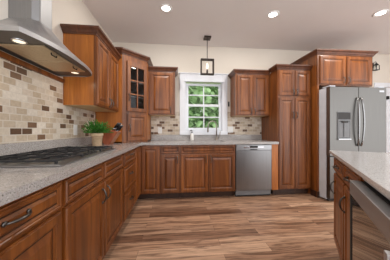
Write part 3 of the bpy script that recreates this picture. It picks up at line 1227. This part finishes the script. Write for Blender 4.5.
# knife block
t = thing('knife_block', 'reddish wooden knife block holding knives, leaning on the counter by the corner cabinet', 'knife block', (-.885, 2.59, .912), math.radians(-14))
b = MB()
prof = [(-.070, .0), (.0, 0), (.122, .172), (.004, .196), (-.088, .122), (-.084, .03)]
n = len(prof)
vs_ = [(x, -.05, z) for x, z in prof] + [(x, .05, z) for x, z in prof]
fs = [tuple(range(n)), tuple(range(n, 2 * n))[::-1]] + [(i, (i + 1) % n, n + (i + 1) % n, n + i) for i in range(n)]
b.faces(vs_, fs, 'block')
bb = b.build('block', t)
b = MB()
d1 = Vector((.122, 0, .172)).normalized()
nn = Vector((d1.z, 0, -d1.x))
b.faces([Vector((.001, s_, .001)) + nn * .0014 for s_ in (-.047, .047)] + [Vector((.1215, s_, .171)) + nn * .0014 for s_ in (.047, -.047)], [(0, 1, 2, 3)], 'blockface')
ex = bmesh.ops.solidify(b.bm, geom=b.bm.faces[:], thickness=.001)
b.build('front_face', bb)
# knives (rest in the block: things of their own)
d_ = Vector((.135 * 0 + .062, 0, .088)).normalized()
blk = t
Mx = Matrix.Translation(blk.location) @ Matrix.Rotation(math.radians(-14), 4, 'Z')
dirk = Vector((.62, 0, .78)).normalized()
spots = [(.040, -.030, 'upper front'), (.040, .002, 'upper middle'), (.042, .032, 'upper back'), (.088, -.030, 'lower front'), (.090, .0, 'lower middle'), (.088, .03, 'lower back')]
for i, (px, py, where) in enumerate(spots):
    fx = px
    fz = .196 - (px - .004) / .118 * .024
    p = Mx @ Vector((fx, py, fz))
    k = thing('kitchen_knife', 'black-handled kitchen knife in the %s slot of the knife block' % where, 'knife', p, math.radians(-14), 'knives in the block')
    ln = .125 if i < 3 else .098
    b = MB()
    b.tube([dirk * (.012 if i > 2 else .045), dirk * (.03 if i > 2 else .055), dirk * (ln * .6), dirk * ln], [.010, .0115, .0115, .010], 'black', 8)
    b.build('handle', k)
    MB().tube([dirk * .002, dirk * (.012 if i > 2 else .045)], [.0105, .0115], 'chrome', 8).build('bolster', k)
    MB().tube([dirk * ln, dirk * (ln + .006)], [.010, .008], 'chrome', 8).build('end_cap', k)

# ------------------------------------------------------------------ recessed ceiling lights
for x, y, lab in ((-.144, 2.489, 'round recessed ceiling light nearest the cooktop wall'),
                  (1.349, 2.473, 'round recessed ceiling light in front of the pantry, between two others'),
                  (2.825, 2.298, 'round recessed ceiling light in front of the refrigerator')):
    t = thing('ceiling_light', lab, 'light', (x, y, ZC), 0, 'recessed ceiling lights')
    MB().lathe([(.052, -.0005), (.084, -.0005), (.084, -.006), (.072, -.010), (.054, -.007)], 'white', 28, caps=False).build('trim_ring', t)
    MB().lathe([(.001, -.0005), (.0535, -.0005), (.0535, -.004), (.001, -.0045)], 'lens', 24).build('lens', t)
    la = bpy.data.lights.new('recessed_lamp', 'AREA')
    la.shape = 'DISK'
    la.size = .12
    la.energy = LAMP_W
    la.color = (1, .95, .88)
    lo = bpy.data.objects.new('recessed_lamp', la)
    COL.objects.link(lo)
    lo.parent = t
    lo.location = (0, 0, -.013)

# ------------------------------------------------------------------ pendant over the sink
t = thing('pendant_light', 'dark bronze open-cage pendant light hanging above the sink', 'pendant light', (.532, 3.20, 0))
b = MB()
b.box(-.060, .060, -.060, .060, ZC - .030, ZC - .0005, 'bronze', .003)
b.build('canopy', t)
MB().tube([(0, 0, ZC - .030), (0, 0, 2.345)], .006, 'bronze', 8).build('stem', t)
b = MB()
sx_, sy_, r_, za, zb_ = .108, .026, .0095, 2.078, 2.352
for qx in (-sx_, sx_):
    for qy in (-sy_, sy_):
        b.box(qx - r_, qx + r_, qy - r_, qy + r_, za, zb_, 'bronze')
for zz in (za + r_, zb_ - r_):
    for q in (-sy_, sy_):
        b.box(-sx_ + r_, sx_ - r_, q - r_, q + r_, zz - r_, zz + r_, 'bronze')
    for q in (-sx_, sx_):
        b.box(q - r_, q + r_, -sy_ + r_, sy_ - r_, zz - r_, zz + r_, 'bronze')
    b.box(-r_, r_, -sy_ + r_, sy_ - r_, zz - r_ * .7, zz + r_ * .7, 'bronze')
b.build('cage', t)
MB().lathe([(.016, 2.084), (.016, 2.15), (.012, 2.155), (.012, 2.175)], 'bronze', 12).build('socket', t)
MB().lathe([(.010, 2.175), (.020, 2.20), (.022, 2.225), (.016, 2.26), (.005, 2.285)], 'bulb', 14).build('bulb', t)

# ------------------------------------------------------------------ wall lantern
t = thing('wall_lantern', 'small black lantern on the wall right of the refrigerator cabinet', 'lantern', (4.17, YW - .001, 2.46))
t.scale = (.8, .8, .8)
MB().box(-.03, .03, -.012, 0, -.02, .10, 'black', .004).build('back_plate', t)
MB().tube([(0, -.012, .09), (0, -.05, .105), (0, -.085, .105), (0, -.09, .09)], .006, 'black', 8).build('arm', t)
b = MB()
b.lathe([(.066, .0), (.066, .012), (.020, .06), (.010, .075), (.006, .095)], 'black', 4, (0, -.09, 0))
b.build('lid', t)
b = MB()
for sx in (-.042, .042):
    for sy in (-.042, .042):
        b.box(sx - .006, sx + .006, -.09 + sy - .006, -.09 + sy + .006, -.11, 0, 'black')
b.box(-.05, .05, -.14, -.04, -.125, -.11, 'black', .003)
b.build('frame', t)
MB().box(-.038, .038, -.128, -.052, -.109, -.001, 'glass').build('glass', t)
MB().lathe([(.012, -.11), (.012, -.05), (.002, -.03)], 'white', 10, (0, -.09, 0)).build('candle', t)

# ------------------------------------------------------------------ garden outside the window
struct(MB().box(-14, 16, YW + .2, 30, -.5, -.42, 'grass').build('ground'))
def tree(label, x, y, h, R, mat, seed):
    rnd = random.Random(seed)
    t = thing('tree', label, 'tree', (x, y, -.42), 0, 'trees outside the window')
    MB().tube([(0, 0, 0), (.05, 0, h * .3), (.02, .03, h * .6), (0, 0, h * .85)], [.16, .13, .10, .04], 'bark', 8).build('trunk', t)
    b = MB()
    for i in range(4600):
        a = rnd.uniform(0, 2 * PI)
        u = rnd.uniform(-1, 1)
        r = rnd.uniform(.45, 1) ** .6
        c = Vector((math.cos(a) * math.sqrt(1 - u * u) * R * r, math.sin(a) * math.sqrt(1 - u * u) * R * r, h * .55 + u * h * .5 * r))
        d1 = Vector((rnd.gauss(0, 1), rnd.gauss(0, 1), rnd.gauss(0, .6))).normalized()
        d2_ = d1.cross(Vector((rnd.gauss(0, 1), rnd.gauss(0, 1), rnd.gauss(0, 1)))).normalized()
        s1, s2 = rnd.uniform(.10, .22), rnd.uniform(.06, .12)
        b.faces([c - d1 * s1, c - d2_ * s2, c + d1 * s1, c + d2_ * s2], [(0, 1, 2, 3)], mat)
    b.build('crown', t)


tree('light green leafy tree outside the left window panes', .3, 7.6, 4.6, 1.75, 'treeleaf', 1)
tree('light green leafy tree outside the right window panes', 4.05, 8.2, 4.6, 1.8, 'treeleaf', 2)
tree('darker green tree farther out behind the other trees', 2.2, 14.0, 6.8, 3.4, 'treeleaf2', 3)
